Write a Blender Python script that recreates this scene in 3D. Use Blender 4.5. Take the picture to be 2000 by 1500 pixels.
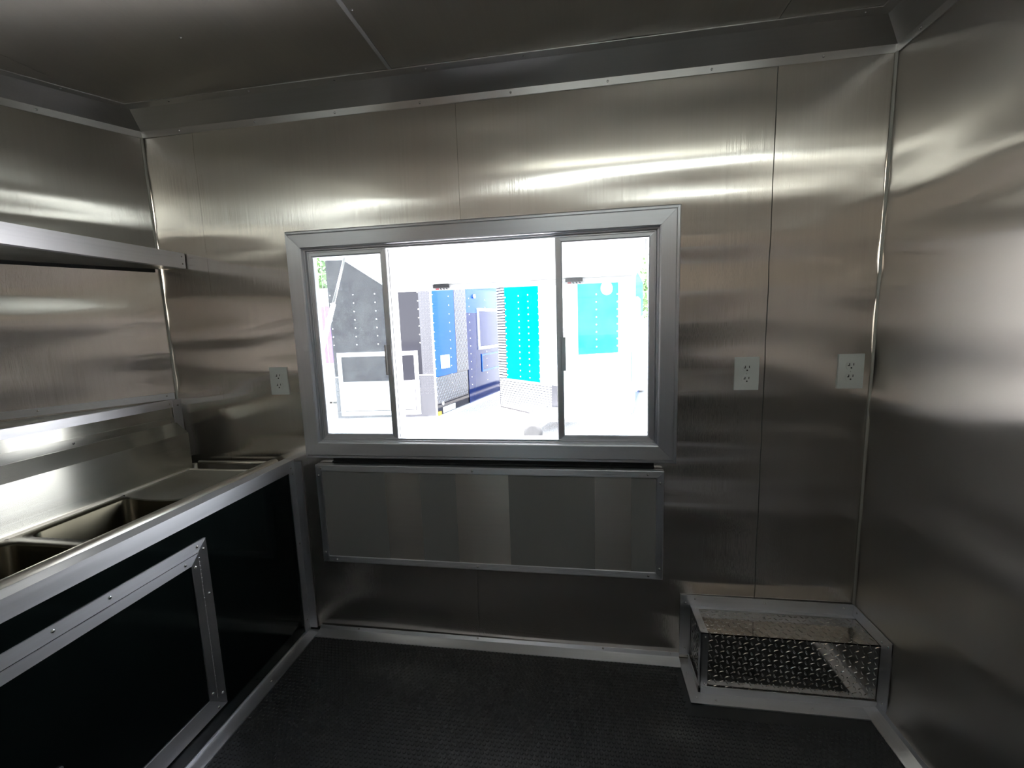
import bpy, bmesh, math, random
from mathutils import Vector, Matrix
random.seed(7)
for o in list(bpy.data.objects): bpy.data.objects.remove(o)
C = bpy.context.scene.collection
scene = bpy.context.scene

# ------------------------------------------------------------------ camera, sky, sun, exposure
def cam_axes(yaw, pitch, roll):
    f = Vector((-math.sin(yaw)*math.cos(pitch), math.cos(yaw)*math.cos(pitch), math.sin(pitch)))
    r = Vector((math.cos(yaw), math.sin(yaw), 0)); u = r.cross(f)
    r2 = math.cos(roll)*r + math.sin(roll)*u; u2 = -math.sin(roll)*r + math.cos(roll)*u
    return r2, u2, f
cd = bpy.data.cameras.new('camera'); cam = bpy.data.objects.new('camera', cd); C.objects.link(cam)
r_, u_, f_ = cam_axes(0.15567532, -0.13417325, -0.0324811)
M_ = Matrix((r_, u_, -f_)).transposed().to_4x4(); M_.translation = Vector((1.74986, -1.65415, 1.33385))
cam.matrix_world = M_
cd.sensor_width = 36; cd.lens = 853.74/2000*36; cd.clip_start = 0.02; cd.clip_end = 300
scene.camera = cam
scene.view_settings.view_transform = 'Standard'; scene.view_settings.look = 'None'
scene.view_settings.gamma = 1; scene.view_settings.use_curve_mapping = False
scene.view_settings.exposure = 1.22
scene.cycles.sample_clamp_indirect = 5.0

w = bpy.data.worlds.new('sky'); scene.world = w; w.use_nodes = True
nt = w.node_tree; nt.nodes.clear()
wo = nt.nodes.new('ShaderNodeOutputWorld'); wb = nt.nodes.new('ShaderNodeBackground')
tc = nt.nodes.new('ShaderNodeTexCoord'); sx = nt.nodes.new('ShaderNodeSeparateXYZ'); cr = nt.nodes.new('ShaderNodeValToRGB')
nt.links.new(tc.outputs['Generated'], sx.inputs[0]); nt.links.new(sx.outputs['Z'], cr.inputs[0])
cr.color_ramp.elements[0].position = 0.0; cr.color_ramp.elements[0].color = (0.95, 0.96, 0.95, 1)
cr.color_ramp.elements[1].position = 0.9; cr.color_ramp.elements[1].color = (0.62, 0.76, 0.95, 1)
nt.links.new(cr.outputs[0], wb.inputs[0]); wb.inputs[1].default_value = 5.5
nt.links.new(wb.outputs[0], wo.inputs[0])

sd = bpy.data.lights.new('sun', 'SUN'); sd.energy = 34.0; sd.angle = 0.01; sd.color = (1, 0.96, 0.9)
sun = bpy.data.objects.new('sun', sd); C.objects.link(sun)
sun.rotation_euler = Vector((-0.2, -0.06, 0.97)).to_track_quat('Z', 'Y').to_euler(); sun.location = (0, 3, 8)

# ------------------------------------------------------------------ materials
MAT = {}
def new_mat(name):
    m = bpy.data.materials.new(name); m.use_nodes = True
    n = m.node_tree.nodes; b = n['Principled BSDF']; return m, m.node_tree, b
def plain(name, col, rough=0.5, metal=0.0, **kw):
    m, t, b = new_mat(name)
    b.inputs['Base Color'].default_value = (*col, 1); b.inputs['Roughness'].default_value = rough
    b.inputs['Metallic'].default_value = metal
    for k, v in kw.items(): b.inputs[k.replace('_', ' ')].default_value = v
    # slight procedural variation of the roughness
    no = t.nodes.new('ShaderNodeTexNoise'); no.inputs['Scale'].default_value = 14
    tcn = t.nodes.new('ShaderNodeTexCoord'); t.links.new(tcn.outputs['Object'], no.inputs['Vector'])
    mr = t.nodes.new('ShaderNodeMapRange'); mr.inputs[3].default_value = rough*0.85; mr.inputs[4].default_value = min(1, rough*1.15)
    t.links.new(no.outputs['Fac'], mr.inputs[0]); t.links.new(mr.outputs[0], b.inputs['Roughness'])
    MAT[name] = m; return m
def brushed(name, grain, rough=0.27, col=(0.62, 0.6, 0.57), aniso=1.0, streak=0.12, fine=170.0, scratch=0.0, haze=0.0):
    """Brushed sheet metal: the highlight spreads across the grain direction."""
    m, t, b = new_mat(name)
    N = t.nodes.new
    b.inputs['Metallic'].default_value = 1.0
    b.inputs['Anisotropic'].default_value = aniso
    g = N('ShaderNodeNewGeometry'); cx = N('ShaderNodeVectorMath'); cx.operation = 'CROSS_PRODUCT'
    cx.inputs[1].default_value = grain; t.links.new(g.outputs['Normal'], cx.inputs[0])
    nz = N('ShaderNodeVectorMath'); nz.operation = 'NORMALIZE'; t.links.new(cx.outputs[0], nz.inputs[0])
    t.links.new(nz.outputs[0], b.inputs['Tangent'])
    mp = N('ShaderNodeMapping'); mp.inputs['Scale'].default_value = [fine if abs(c) < .5 else 1.6 for c in grain]
    t.links.new(g.outputs['Position'], mp.inputs['Vector'])
    no = N('ShaderNodeTexNoise'); no.inputs['Scale'].default_value = 1.0; no.inputs['Detail'].default_value = 3
    t.links.new(mp.outputs[0], no.inputs['Vector'])
    mp2 = N('ShaderNodeMapping'); mp2.inputs['Scale'].default_value = [9 if abs(c) < .5 else .7 for c in grain]
    t.links.new(g.outputs['Position'], mp2.inputs['Vector'])
    no2 = N('ShaderNodeTexNoise'); no2.inputs['Scale'].default_value = 1.0; no2.inputs['Detail'].default_value = 4
    t.links.new(mp2.outputs[0], no2.inputs['Vector'])
    ad = N('ShaderNodeMath'); ad.operation = 'ADD'; t.links.new(no.outputs['Fac'], ad.inputs[0]); t.links.new(no2.outputs['Fac'], ad.inputs[1])
    mr = N('ShaderNodeMapRange'); mr.inputs[1].default_value = 0.6; mr.inputs[2].default_value = 1.4
    mr.inputs[3].default_value = 1-streak; mr.inputs[4].default_value = 1+streak
    t.links.new(ad.outputs[0], mr.inputs[0])
    mx = N('ShaderNodeVectorMath'); mx.operation = 'SCALE'; mx.inputs[0].default_value = col
    t.links.new(mr.outputs[0], mx.inputs['Scale']); t.links.new(mx.outputs[0], b.inputs['Base Color'])
    m2 = N('ShaderNodeMapRange'); m2.inputs[1].default_value = 0.3; m2.inputs[2].default_value = .7
    m2.inputs[3].default_value = rough*.93; m2.inputs[4].default_value = rough*1.07
    t.links.new(no.outputs['Fac'], m2.inputs[0])
    if streak > .03: t.links.new(m2.outputs[0], b.inputs['Roughness'])
    else: b.inputs['Roughness'].default_value = rough
    if scratch:
        # hair-fine scratches along the grain tip the normal sideways, across the grain
        mp3 = N('ShaderNodeMapping'); mp3.inputs['Scale'].default_value = [1400 if abs(c) < .5 else 1.5 for c in grain]
        t.links.new(g.outputs['Position'], mp3.inputs['Vector'])
        no3 = N('ShaderNodeTexNoise'); no3.inputs['Scale'].default_value = 1.0; no3.inputs['Detail'].default_value = 0
        t.links.new(mp3.outputs[0], no3.inputs['Vector'])
        sb = N('ShaderNodeMath'); sb.operation = 'MULTIPLY_ADD'; sb.inputs[1].default_value = scratch; sb.inputs[2].default_value = -scratch/2
        t.links.new(no3.outputs['Fac'], sb.inputs[0])
        sc_ = N('ShaderNodeVectorMath'); sc_.operation = 'SCALE'; t.links.new(nz.outputs[0], sc_.inputs[0]); t.links.new(sb.outputs[0], sc_.inputs['Scale'])
        av = N('ShaderNodeVectorMath'); av.operation = 'ADD'; t.links.new(g.outputs['Normal'], av.inputs[0]); t.links.new(sc_.outputs[0], av.inputs[1])
        nn = N('ShaderNodeVectorMath'); nn.operation = 'NORMALIZE'; t.links.new(av.outputs[0], nn.inputs[0])
        t.links.new(nn.outputs[0], b.inputs['Normal'])
    if haze:
        # the wide, weak part of a brushed finish's reflection
        gl = N('ShaderNodeBsdfGlossy'); gl.inputs['Roughness'].default_value = .55; gl.inputs['Color'].default_value = (*col, 1)
        mh = N('ShaderNodeMixShader'); mh.inputs[0].default_value = haze
        t.links.new(b.outputs[0], mh.inputs[1]); t.links.new(gl.outputs[0], mh.inputs[2])
        t.links.new(mh.outputs[0], t.nodes['Material Output'].inputs[0])
    MAT[name] = m; return m
STEEL = (0.71, 0.665, 0.62)
brushed('steel_vertical_grain', (0, 0, 1), 0.175, STEEL, streak=.05, scratch=.22, haze=.2)
brushed('steel_right', (0, 0, 1), 0.29, STEEL, streak=.015, haze=.18, fine=25)
plain('reflector_board', (0.80, 0.65, 0.53), 0.55)  # unseen rear wall, coloured pale beige to brighten the steel's reflections
brushed('steel_ceiling', (0, 1, 0), 0.42, (0.60, 0.57, 0.53), streak=.05)
brushed('steel_grain_x', (1, 0, 0), 0.34, STEEL, aniso=.8, streak=.05, haze=.25)
plain('basin_steel_shaded', (0.10, 0.09, 0.065), 0.32, 1.0)  # low light inside the basins darkened into the steel colour
brushed('steel_splash', (0, 1, 0), 0.25, (0.58, 0.57, 0.52), streak=.04)
brushed('steel_grain_y', (0, 1, 0), 0.30, (0.48, 0.47, 0.43))
brushed('cove_x', (1, 0, 0), 0.34, (0.60, 0.58, 0.57), aniso=.9, streak=.04)
brushed('cove_y', (0, 1, 0), 0.34, (0.60, 0.58, 0.57), aniso=.9, streak=.04)
brushed('aluminium_x', (1, 0, 0), 0.42, (0.78, 0.78, 0.82), 0.6, .05)
brushed('aluminium_y', (0, 1, 0), 0.42, (0.78, 0.78, 0.82), 0.6, .05)
brushed('aluminium_z', (0, 0, 1), 0.42, (0.78, 0.78, 0.82), 0.6, .05)
plain('aluminium', (0.70, 0.70, 0.72), 0.35, 1.0)
plain('screw_metal', (0.75, 0.75, 0.75), 0.22, 1.0)
plain('tube_metal', (0.78, 0.74, 0.66), 0.38, 1.0)
plain('black_panel', (0.0035, 0.006, 0.006), 0.11, 0.0, IOR=1.35)
plain('dark_gap', (0.01, 0.01, 0.012), 0.6)
plain('slab', (0.25, 0.25, 0.25), 0.7)
plain('white_plastic', (0.76, 0.79, 0.77), 0.35)
plain('slot_black', (0.01, 0.01, 0.01), 0.5)
plain('tread_metal', (0.62, 0.60, 0.57), 0.09, 1.0)
plain('rubber_dark', (0.034, 0.036, 0.039), 0.36)
plain('white_paint', (0.86, 0.87, 0.88), 0.3)
plain('cyan_paint', (0.0, 0.42, 0.50), 0.15, 0.0, IOR=1.25)
plain('blue_paint', (0.001, 0.045, 0.24), 0.10, 0.0, IOR=1.25)
plain('navy_reflection', (0.002, 0.010, 0.06), 0.10, 0.0, IOR=1.25)  # dark reflection in the glossy blue side, put into the colour
plain('black_paint', (0.012, 0.012, 0.018), 0.06, 0.0, IOR=1.3)
plain('purple_paint', (0.22, 0.08, 0.42), 0.25)
plain('polished_metal', (0.24, 0.235, 0.25), 0.4, 1.0)
plain('ribbed_metal', (0.72, 0.73, 0.76), 0.45, 1.0)
plain('tyre', (0.02, 0.02, 0.022), 0.8)
plain('orange_lens', (0.95, 0.35, 0.02), 0.3)
plain('red_print', (0.7, 0.12, 0.16), 0.5)
plain('grey_print', (0.035, 0.035, 0.04), 0.5)
plain('plate_dark', (0.07, 0.07, 0.08), 0.3, 0.6)
plain('bark', (0.10, 0.07, 0.05), 0.9)
plain('leaf', (0.09, 0.17, 0.05), 0.7)
plain('caulk', (0.52, 0.51, 0.47), 0.5)
def asphalt():
    m, t, b = new_mat('asphalt')
    no = t.nodes.new('ShaderNodeTexNoise'); no.inputs['Scale'].default_value = 40; no.inputs['Detail'].default_value = 6
    g = t.nodes.new('ShaderNodeNewGeometry'); t.links.new(g.outputs['Position'], no.inputs['Vector'])
    rp = t.nodes.new('ShaderNodeValToRGB'); rp.color_ramp.elements[0].position = .35; rp.color_ramp.elements[1].position = .65
    rp.color_ramp.elements[0].color = (.09, .088, .092, 1); rp.color_ramp.elements[1].color = (.33, .32, .315, 1)
    t.links.new(no.outputs['Fac'], rp.inputs[0]); t.links.new(rp.outputs[0], b.inputs['Base Color'])
    b.inputs['Roughness'].default_value = .9; MAT['asphalt'] = m
asphalt()
def glass():
    m, t, b = new_mat('dusty_glass'); t.nodes.remove(b)
    out = t.nodes['Material Output']; N = t.nodes.new
    tr = N('ShaderNodeBsdfTransparent'); tr.inputs[0].default_value = (.93, .95, .95, 1)
    gl = N('ShaderNodeBsdfGlossy'); gl.inputs['Roughness'].default_value = 0.02
    di = N('ShaderNodeBsdfDiffuse'); di.inputs[0].default_value = (.8, .8, .8, 1)
    tl = N('ShaderNodeBsdfTranslucent'); tl.inputs[0].default_value = (.8, .8, .8, 1)
    md = N('ShaderNodeMixShader'); md.inputs[0].default_value = .6; t.links.new(di.outputs[0], md.inputs[1]); t.links.new(tl.outputs[0], md.inputs[2])
    g = N('ShaderNodeNewGeometry')
    no = N('ShaderNodeTexNoise'); no.inputs['Scale'].default_value = 7; no.inputs['Detail'].default_value = 8; no.inputs['Roughness'].default_value = .7
    t.links.new(g.outputs['Position'], no.inputs['Vector'])
    vo = N('ShaderNodeTexVoronoi'); vo.inputs['Scale'].default_value = 75; t.links.new(g.outputs['Position'], vo.inputs['Vector'])
    lt = N('ShaderNodeMath'); lt.operation = 'LESS_THAN'; lt.inputs[1].default_value = .16; t.links.new(vo.outputs['Distance'], lt.inputs[0])
    mr = N('ShaderNodeMapRange'); mr.inputs[1].default_value = .35; mr.inputs[2].default_value = .75; mr.inputs[3].default_value = .008; mr.inputs[4].default_value = .085
    t.links.new(no.outputs['Fac'], mr.inputs[0])
    ma = N('ShaderNodeMath'); ma.operation = 'MULTIPLY_ADD'; ma.inputs[1].default_value = .06
    t.links.new(lt.outputs[0], ma.inputs[0]); t.links.new(mr.outputs[0], ma.inputs[2])
    mu = N('ShaderNodeMixShader'); t.links.new(ma.outputs[0], mu.inputs[0]); t.links.new(tr.outputs[0], mu.inputs[1]); t.links.new(md.outputs[0], mu.inputs[2])
    fr = N('ShaderNodeFresnel'); fr.inputs[0].default_value = 1.45
    mf = N('ShaderNodeMixShader'); t.links.new(fr.outputs[0], mf.inputs[0]); t.links.new(mu.outputs[0], mf.inputs[1]); t.links.new(gl.outputs[0], mf.inputs[2])
    t.links.new(mf.outputs[0], out.inputs[0]); MAT['dusty_glass'] = m
glass()
def emitter(name, col, s):
    m, t, b = new_mat(name); b.inputs['Base Color'].default_value = (.9, .9, .9, 1)
    b.inputs['Emission Color'].default_value = (*col, 1); b.inputs['Emission Strength'].default_value = s; MAT[name] = m
emitter('tube_light', (0.90, 1.0, 0.95), 5.6)

# ------------------------------------------------------------------ mesh helpers
def link(name, me, mat=None, parent=None, **props):
    o = bpy.data.objects.new(name, me); C.objects.link(o)
    if mat and me is not None and len(me.materials) == 0: me.materials.append(MAT[mat])
    if parent is not None: o.parent = parent
    for k, v in props.items(): o[k] = v
    return o
def finish(bm, name, mat, parent=None, smooth=False, bevel=0.0, seg=2, **props):
    if bevel:
        es = [e for e in bm.edges if len(e.link_faces) == 2 and e.calc_face_angle(0) > 0.5]
        bmesh.ops.bevel(bm, geom=es, offset=bevel, segments=seg, affect='EDGES', profile=.6, clamp_overlap=True)
    bmesh.ops.recalc_face_normals(bm, faces=bm.faces)
    me = bpy.data.meshes.new(name); bm.to_mesh(me); bm.free()
    if smooth:
        for p in me.polygons: p.use_smooth = True
    return link(name, me, mat, parent, **props)
def add_box(bm, x0, x1, y0, y1, z0, z1):
    vs = [bm.verts.new((x, y, z)) for z in (z0, z1) for y in (y0, y1) for x in (x0, x1)]
    for f in ((0,1,3,2), (4,6,7,5), (0,4,5,1), (2,3,7,6), (0,2,6,4), (1,5,7,3)): bm.faces.new([vs[i] for i in f])
def box(name, x0, x1, y0, y1, z0, z1, mat, parent=None, bevel=0.0, **props):
    bm = bmesh.new(); add_box(bm, min(x0,x1), max(x0,x1), min(y0,y1), max(y0,y1), min(z0,z1), max(z0,z1))
    return finish(bm, name, mat, parent, bevel=bevel, **props)
def add_loft(bm, loops, cap=True, closed=True):
    rings = [[bm.verts.new(p) for p in L] for L in loops]
    n = len(rings[0])
    for a, b in zip(rings, rings[1:]):
        for i in range(n if closed else n-1):
            j = (i+1) % n
            try: bm.faces.new((a[i], a[j], b[j], b[i]))
            except ValueError: pass
    if cap: bm.faces.new(rings[0][::-1]); bm.faces.new(rings[-1])
    return rings
def loft(name, loops, mat, parent=None, cap=True, smooth=False, bevel=0.0, **props):
    bm = bmesh.new(); add_loft(bm, loops, cap)
    return finish(bm, name, mat, parent, smooth, bevel, **props)
def prism_xy(name, pts, z0, z1, mat, parent=None, bevel=0.0, **props):
    return loft(name, [[(x, y, z0) for x, y in pts], [(x, y, z1) for x, y in pts]], mat, parent, bevel=bevel, **props)
def add_tube(bm, p, q, r, n=14, r2=None):
    p = Vector(p); q = Vector(q); d = (q-p).normalized(); a = d.orthogonal().normalized(); b = d.cross(a)
    r2 = r if r2 is None else r2
    L = [[c + rr*(math.cos(2*math.pi*i/n)*a + math.sin(2*math.pi*i/n)*b) for i in range(n)] for c, rr in ((p, r), (q, r2))]
    add_loft(bm, L)
def tube(name, p, q, r, mat, parent=None, n=16, **props):
    bm = bmesh.new(); add_tube(bm, p, q, r, n)
    o = finish(bm, name, mat, parent, **props)
    for pl in o.data.polygons: pl.use_smooth = len(pl.vertices) == 4
    return o
def empty(name, loc, label=None, cat=None, group=None, kind=None):
    o = bpy.data.objects.new(name, None); C.objects.link(o); o.location = loc; o.empty_display_size = .05
    if label: o['label'] = label
    if cat: o['category'] = cat
    if group: o['group'] = group
    if kind: o['kind'] = kind
    return o
def adopt(parent):
    """children were built in world coordinates: shift them so that the parent's own location is honoured"""
    bpy.context.view_layer.update()
    inv = parent.matrix_world.inverted()
    for ch in parent.children: ch.matrix_parent_inverse = inv
# mapping frames (u, v, depth) -> world
BACK = lambda u, v, d: Vector((u, -d, v))
def plane_map(P0, P1):
    """vertical plane through two ground points; depth towards the viewer's side"""
    P0 = Vector((*P0, 0)); d = (Vector((*P1, 0))-P0); d.normalize(); n = Vector((d.y, -d.x, 0))
    cam2 = Vector((1.75, -1.65, 0))
    if (cam2-P0).dot(n) < 0: n = -n
    return lambda u, v, dep: P0 + d*u + n*dep + Vector((0, 0, v))
def mbox(name, M, u0, u1, v0, v1, d0, d1, mat, parent=None, bevel=0.0, **props):
    bm = bmesh.new(); add_mbox(bm, M, u0, u1, v0, v1, d0, d1)
    return finish(bm, name, mat, parent, bevel=bevel, **props)
def add_mbox(bm, M, u0, u1, v0, v1, d0, d1):
    add_loft(bm, [[M(u, v, d) for u, v in ((u0,v0), (u1,v0), (u1,v1), (u0,v1))] for d in (d0, d1)])
def frame(M, u0, u1, v0, v1, prof, mats, parent, name, sides='bltr', joints=0.0004):
    """mitred frame: prof = closed polygon of (inset, depth); one mesh per side"""
    out = []
    def corner(k, i, d):
        U = (u0+i, u1-i, u1-i, u0+i)[k]; V = (v0+i, v0+i, v1-i, v1-i)[k]
        return M(U, V, d)
    for s, (a, b) in (('b', (0, 1)), ('r', (1, 2)), ('t', (2, 3)), ('l', (3, 0))):
        if s not in sides: continue
        A = [corner(a, i, d) for i, d in prof]; B = [corner(b, i, d) for i, d in prof]
        dirv = (B[0]-A[0]).normalized()*joints
        A = [p+dirv for p in A]; B = [p-dirv for p in B]
        out.append(loft(name, [A, B], mats[0] if s in 'bt' else mats[1], parent))
    return out
_screw = {}
def screw(parent, p, nrm, r=0.005, name='screw', mat='screw_metal'):
    key = (round(r, 4), name, mat)
    if key not in _screw:
        bm = bmesh.new(); n = 8
        L = [[(rr*math.cos(2*math.pi*i/n), rr*math.sin(2*math.pi*i/n), z) for i in range(n)] for rr, z in ((r*1.0, 0), (r, r*.25), (r*.55, r*.6), (r*.3, r*.62))]
        add_loft(bm, L)
        bmesh.ops.recalc_face_normals(bm, faces=bm.faces)
        me = bpy.data.meshes.new(name); bm.to_mesh(me); bm.free(); me.materials.append(MAT[mat]); _screw[key] = me
        for pl in me.polygons: pl.use_smooth = True
    o = bpy.data.objects.new(name, _screw[key]); C.objects.link(o)
    o.location = p; o.rotation_euler = Vector(nrm).to_track_quat('Z', 'Y').to_euler(); o.parent = parent
    return o
# sheet-metal buckle: a low relief of a few tenths of a millimetre, long in x, short in z
def relief(seed, amp=1.0, smax=3.0):
    rnd = random.Random(seed); T = []
    for _ in range(16):
        lz = rnd.choice((.14, .17, .21, .26, .33, .42)); lx = rnd.choice((1.8, 2.6, 4.0, 7.0))*rnd.choice((-1, 1))
        slope = rnd.uniform(.3, 1)*.015*amp
        kz = 2*math.pi/lz
        T.append((slope/kz, kz, 2*math.pi/lx, rnd.uniform(0, 6.28)))
    def h(u, v):
        e = min(1, abs(v-1.9)/.3); e = .22+1.15*e*e*(3-2*e)
        return e*sum(a*math.sin(kz*v+kx*u+ph) for a, kz, kx, ph in T)
    return h
def sheet(name, M, u0, u1, v0, v1, mat, parent, h, hole=None, step=0.025, base=0.002, pillow=0.0003):
    def ticks(a, b, extra):
        n = max(1, round((b-a)/step)); t = [a+(b-a)*i/n for i in range(n+1)]
        for e in extra:
            if a < e < b:
                k = min(range(len(t)), key=lambda i: abs(t[i]-e))
                if 0 < k < len(t)-1: t[k] = e
                else: t.append(e); t.sort()
        return t
    eu = [hole[0], hole[1]] if hole else []; ev = [hole[2], hole[3]] if hole else []
    U = ticks(u0, u1, eu); V = ticks(v0, v1, ev)
    bm = bmesh.new(); idx = {}
    def d_at(u, v):
        e = min(u-u0, u1-u, .06)/.06
        return base + h(u, v) - pillow*(1-e)**2
    for i, u in enumerate(U):
        for j, v in enumerate(V): idx[i, j] = bm.verts.new(M(u, v, d_at(u, v)))
    for i in range(len(U)-1):
        for j in range(len(V)-1):
            if hole:
                cu = (U[i]+U[i+1])/2; cv = (V[j]+V[j+1])/2
                if hole[0] < cu < hole[1] and hole[2] < cv < hole[3]: continue
            bm.faces.new((idx[i, j], idx[i+1, j], idx[i+1, j+1], idx[i, j+1]))
    for vtx in [v for v in bm.verts if not v.link_faces]: bm.verts.remove(vtx)
    inward = M(0, 0, 1)-M(0, 0, 0)
    for e in bm.edges:
        if e.is_boundary: e.smooth = False
    ext = bmesh.ops.extrude_edge_only(bm, edges=[e for e in bm.edges if e.is_boundary])
    bmesh.ops.translate(bm, verts=[g for g in ext['geom'] if isinstance(g, bmesh.types.BMVert)], vec=-inward*.0060)
    me = bpy.data.meshes.new(name); 
    bm.normal_update()
    f = max(bm.faces, key=lambda q: q.calc_area())
    if f.normal.dot(inward) < 0: bmesh.ops.reverse_faces(bm, faces=bm.faces)
    bm.to_mesh(me); bm.free()
    for p in me.polygons: p.use_smooth = abs(p.normal.dot(inward)) > .7
    return link(name, me, mat, parent)

# ------------------------------------------------------------------ room shell
W = 2.739; H = 2.2096; D = 2.4; AX, AY = -0.72, -1.2
POLY = [(0, 0), (W, 0), (W, -D), (0, -D), (AX, AY)]           # interior outline, trailer with a wedge nose on the left
def offset_pt(i, m, poly=POLY):
    n = len(poly); a = Vector(poly[i-1]); b = Vector(poly[i]); c = Vector(poly[(i+1) % n])
    def inw(p, q):
        d = (q-p).normalized(); return Vector((d.y, -d.x))
    n1 = inw(a, b); n2 = inw(b, c); k = 1+n1.dot(n2)
    return b + (n1+n2)*(m/k)
def room_sweep(name, i, prof, mat, parent=None, cut0=None, cut1=None, **props):
    """one moulding along room side i->i+1, mitred at the corners; prof = closed list of (inset, z)"""
    j = (i+1) % len(POLY)
    A = [Vector((*offset_pt(i, m), z)) for m, z in prof]; B = [Vector((*offset_pt(j, m), z)) for m, z in prof]
    a = Vector((*POLY[i], 0)); b = Vector((*POLY[j], 0)); d = (b-a).normalized()
    if cut0 is not None: A = [p + d*((a-p).dot(d)+cut0) for p in A]
    if cut1 is not None: B = [p + d*((a-p).dot(d)+cut1) for p in B]
    return loft(name, [A, B], mat, parent, **props)

# floor and ceiling slabs
OUT = [offset_pt(i, -.06) for i in range(5)]
floor = prism_xy('floor', [tuple(p) for p in OUT], -.12, -.0015, 'rubber_dark', kind='structure')
ceiling = prism_xy('ceiling', [tuple(p) for p in OUT], H+.004, H+.09, 'dark_gap', kind='structure')
# rubber coin pattern on the floor
def coins():
    bm = bmesh.new(); s = .0165; r = .0066; n = 6
    j = 0; y = -.02
    while y > -1.62:
        x = .59 + (s/2 if j % 2 else 0)
        while x < W-.03:
            if not (x > 2.1 and y > -.25):
                top = [bm.verts.new((x+r*.72*math.cos(k*math.pi/3), y+r*.72*math.sin(k*math.pi/3), .0006)) for k in range(n)]
                bot = [bm.verts.new((x+r*math.cos(k*math.pi/3), y+r*math.sin(k*math.pi/3), -.0014)) for k in range(n)]
                bm.faces.new(top)
                for k in range(n): bm.faces.new((bot[k], bot[(k+1) % n], top[(k+1) % n], top[k]))
            x += s
        y -= s*.866; j += 1
    me = bpy.data.meshes.new('coin_tread'); bm.to_mesh(me); bm.free()
    return link('coin_tread', me, 'rubber_dark', floor, kind='stuff')
coins()

def wall_slab(name, i, hole=None):
    """slab behind the sheets, hole=(s0,s1,z0,z1) measured along the side"""
    j = (i+1) % 5
    a = Vector((*POLY[i], 0)); b = Vector((*POLY[j], 0)); d = (b-a); L = d.length; d.normalize()
    inw = Vector((d.y, -d.x, 0))
    bm = bmesh.new()
    def blk(s0, s1, z0, z1, e0=False, e1=False):
        P = lambda s, m, z: a + d*s + inw*m + Vector((0, 0, z))
        oi = Vector((*OUT[i], 0)); oj = Vector((*OUT[j], 0))
        q0 = oi if e0 else P(s0, -.06, 0); q1 = oj if e1 else P(s1, -.06, 0)
        base = [P(s0, -.0055, 0), P(s1, -.0055, 0), q1, q0]
        add_loft(bm, [[Vector((p.x, p.y, z0)) for p in base], [Vector((p.x, p.y, z1)) for p in base]])
    if hole:
        s0, s1, z0, z1 = hole
        blk(0, s0, -.001, H+.003, True, False); blk(s1, L, -.001, H+.003, False, True)
        if z0 > 0: blk(s0, s1, -.001, z0)
        blk(s0, s1, z1, H+.003)
    else: blk(0, L, -.001, H+.003, True, True)
    o = finish(bm, name, 'slab', kind='structure')
    return o, (lambda u, v, dep: a + d*u + inw*dep + Vector((0, 0, v)))
WX0, WX1, WZ0, WZ1 = .665, 2.035, .868, 1.672                 # wall opening of the window
wall_back, MB_ = wall_slab('wall_back', 0, (WX0, WX1, WZ0, WZ1))
wall_right, MR_ = wall_slab('wall_right', 1)
DX0, DX1 = .70, 1.42                                           # entry doorway in the wall behind the viewer
wall_front, MF_ = wall_slab('wall_front', 2, (W-DX1, W-DX0, .0, 1.95))
wall_nose, MN_ = wall_slab('wall_nose', 3)
wall_left, ML_ = wall_slab('wall_left', 4)
LN = math.hypot(AX, AY)
hB = relief(11, 1.3)
for u0, u1, gapr in ((0.001, .2295, 0), (.2305, 1.3155, 0), (1.3165, 2.3925, 0), (2.3955, W-.001, 0)):
    hole = (max(u0, WX0), min(u1, WX1), WZ0, WZ1) if (u0 < WX1 and u1 > WX0) else None
    if hole and hole[0] == u0: hole = (u0-1e-4, hole[1], WZ0, WZ1)
    if hole and hole[1] == u1: hole = (hole[0], u1+1e-4, WZ0, WZ1)
    sheet('steel_sheet', MB_, u0, u1, .001, H, 'steel_vertical_grain', wall_back, hB, hole)
hR = relief(23, 1.5)
for u0, u1 in ((.001, 1.219), (1.22, D-.001)):
    sheet('steel_sheet', MR_, u0, u1, .001, H, 'steel_right', wall_right, hR)
hF = relief(31, .8)
for u0, u1, z1 in ((.001, W-DX1, 0), (W-DX0, W-.001, 0)):
    sheet('rear_sheet', MF_, u0, u1, .001, H, 'reflector_board', wall_front, hF, step=.05)
sheet('rear_sheet', MF_, W-DX1+.001, W-DX0-.001, 1.95, H, 'reflector_board', wall_front, hF, step=.05)
hN = relief(37, .8)
sheet('steel_sheet', MN_, .001, LN-.001, .001, H, 'steel_vertical_grain', wall_nose, hN, step=.04)
hL = relief(41, 1.6)
sheet('steel_sheet', ML_, .001, LN-.001, .001, H, 'steel_vertical_grain', wall_left, hL)
# ceiling sheets: run front to back, seam at x = 1.125
def ceil_sheet(u0, u1, hh):
    MC = lambda u, v, d: Vector((u, v, H-d))
    if u1 > 0.01:
        sheet('ceiling_sheet', MC, u0, u1, -D+.001, -.001, 'steel_ceiling', ceiling, hh, base=.001, step=.04)
hC = lambda u, v: 0.0006*math.sin(9*u+2*v)+.0004*math.sin(15*u-3*v+1)
ceil_sheet(.001, 1.1235, hC); ceil_sheet(1.1255, 2.345, hC); ceil_sheet(2.347, W-.001, hC)
prism_xy('ceiling_sheet', [(0, -.001), (0, -D+.001), (AX+.001, AY)], H-.001, H+.002, 'steel_ceiling', ceiling)
for p in ((.593, -.395), (1.14, -.40), (1.14, -.8), (2.0, -.5), (1.6, -.9)): screw(ceiling, (p[0], p[1], H-.0012), (0, 0, -1), .005)
# caulked ceiling seam lip
box('joint_strip', 1.118, 1.131, -D+.01, -.115, H-.0035, H-.001, 'aluminium', ceiling)

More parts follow.
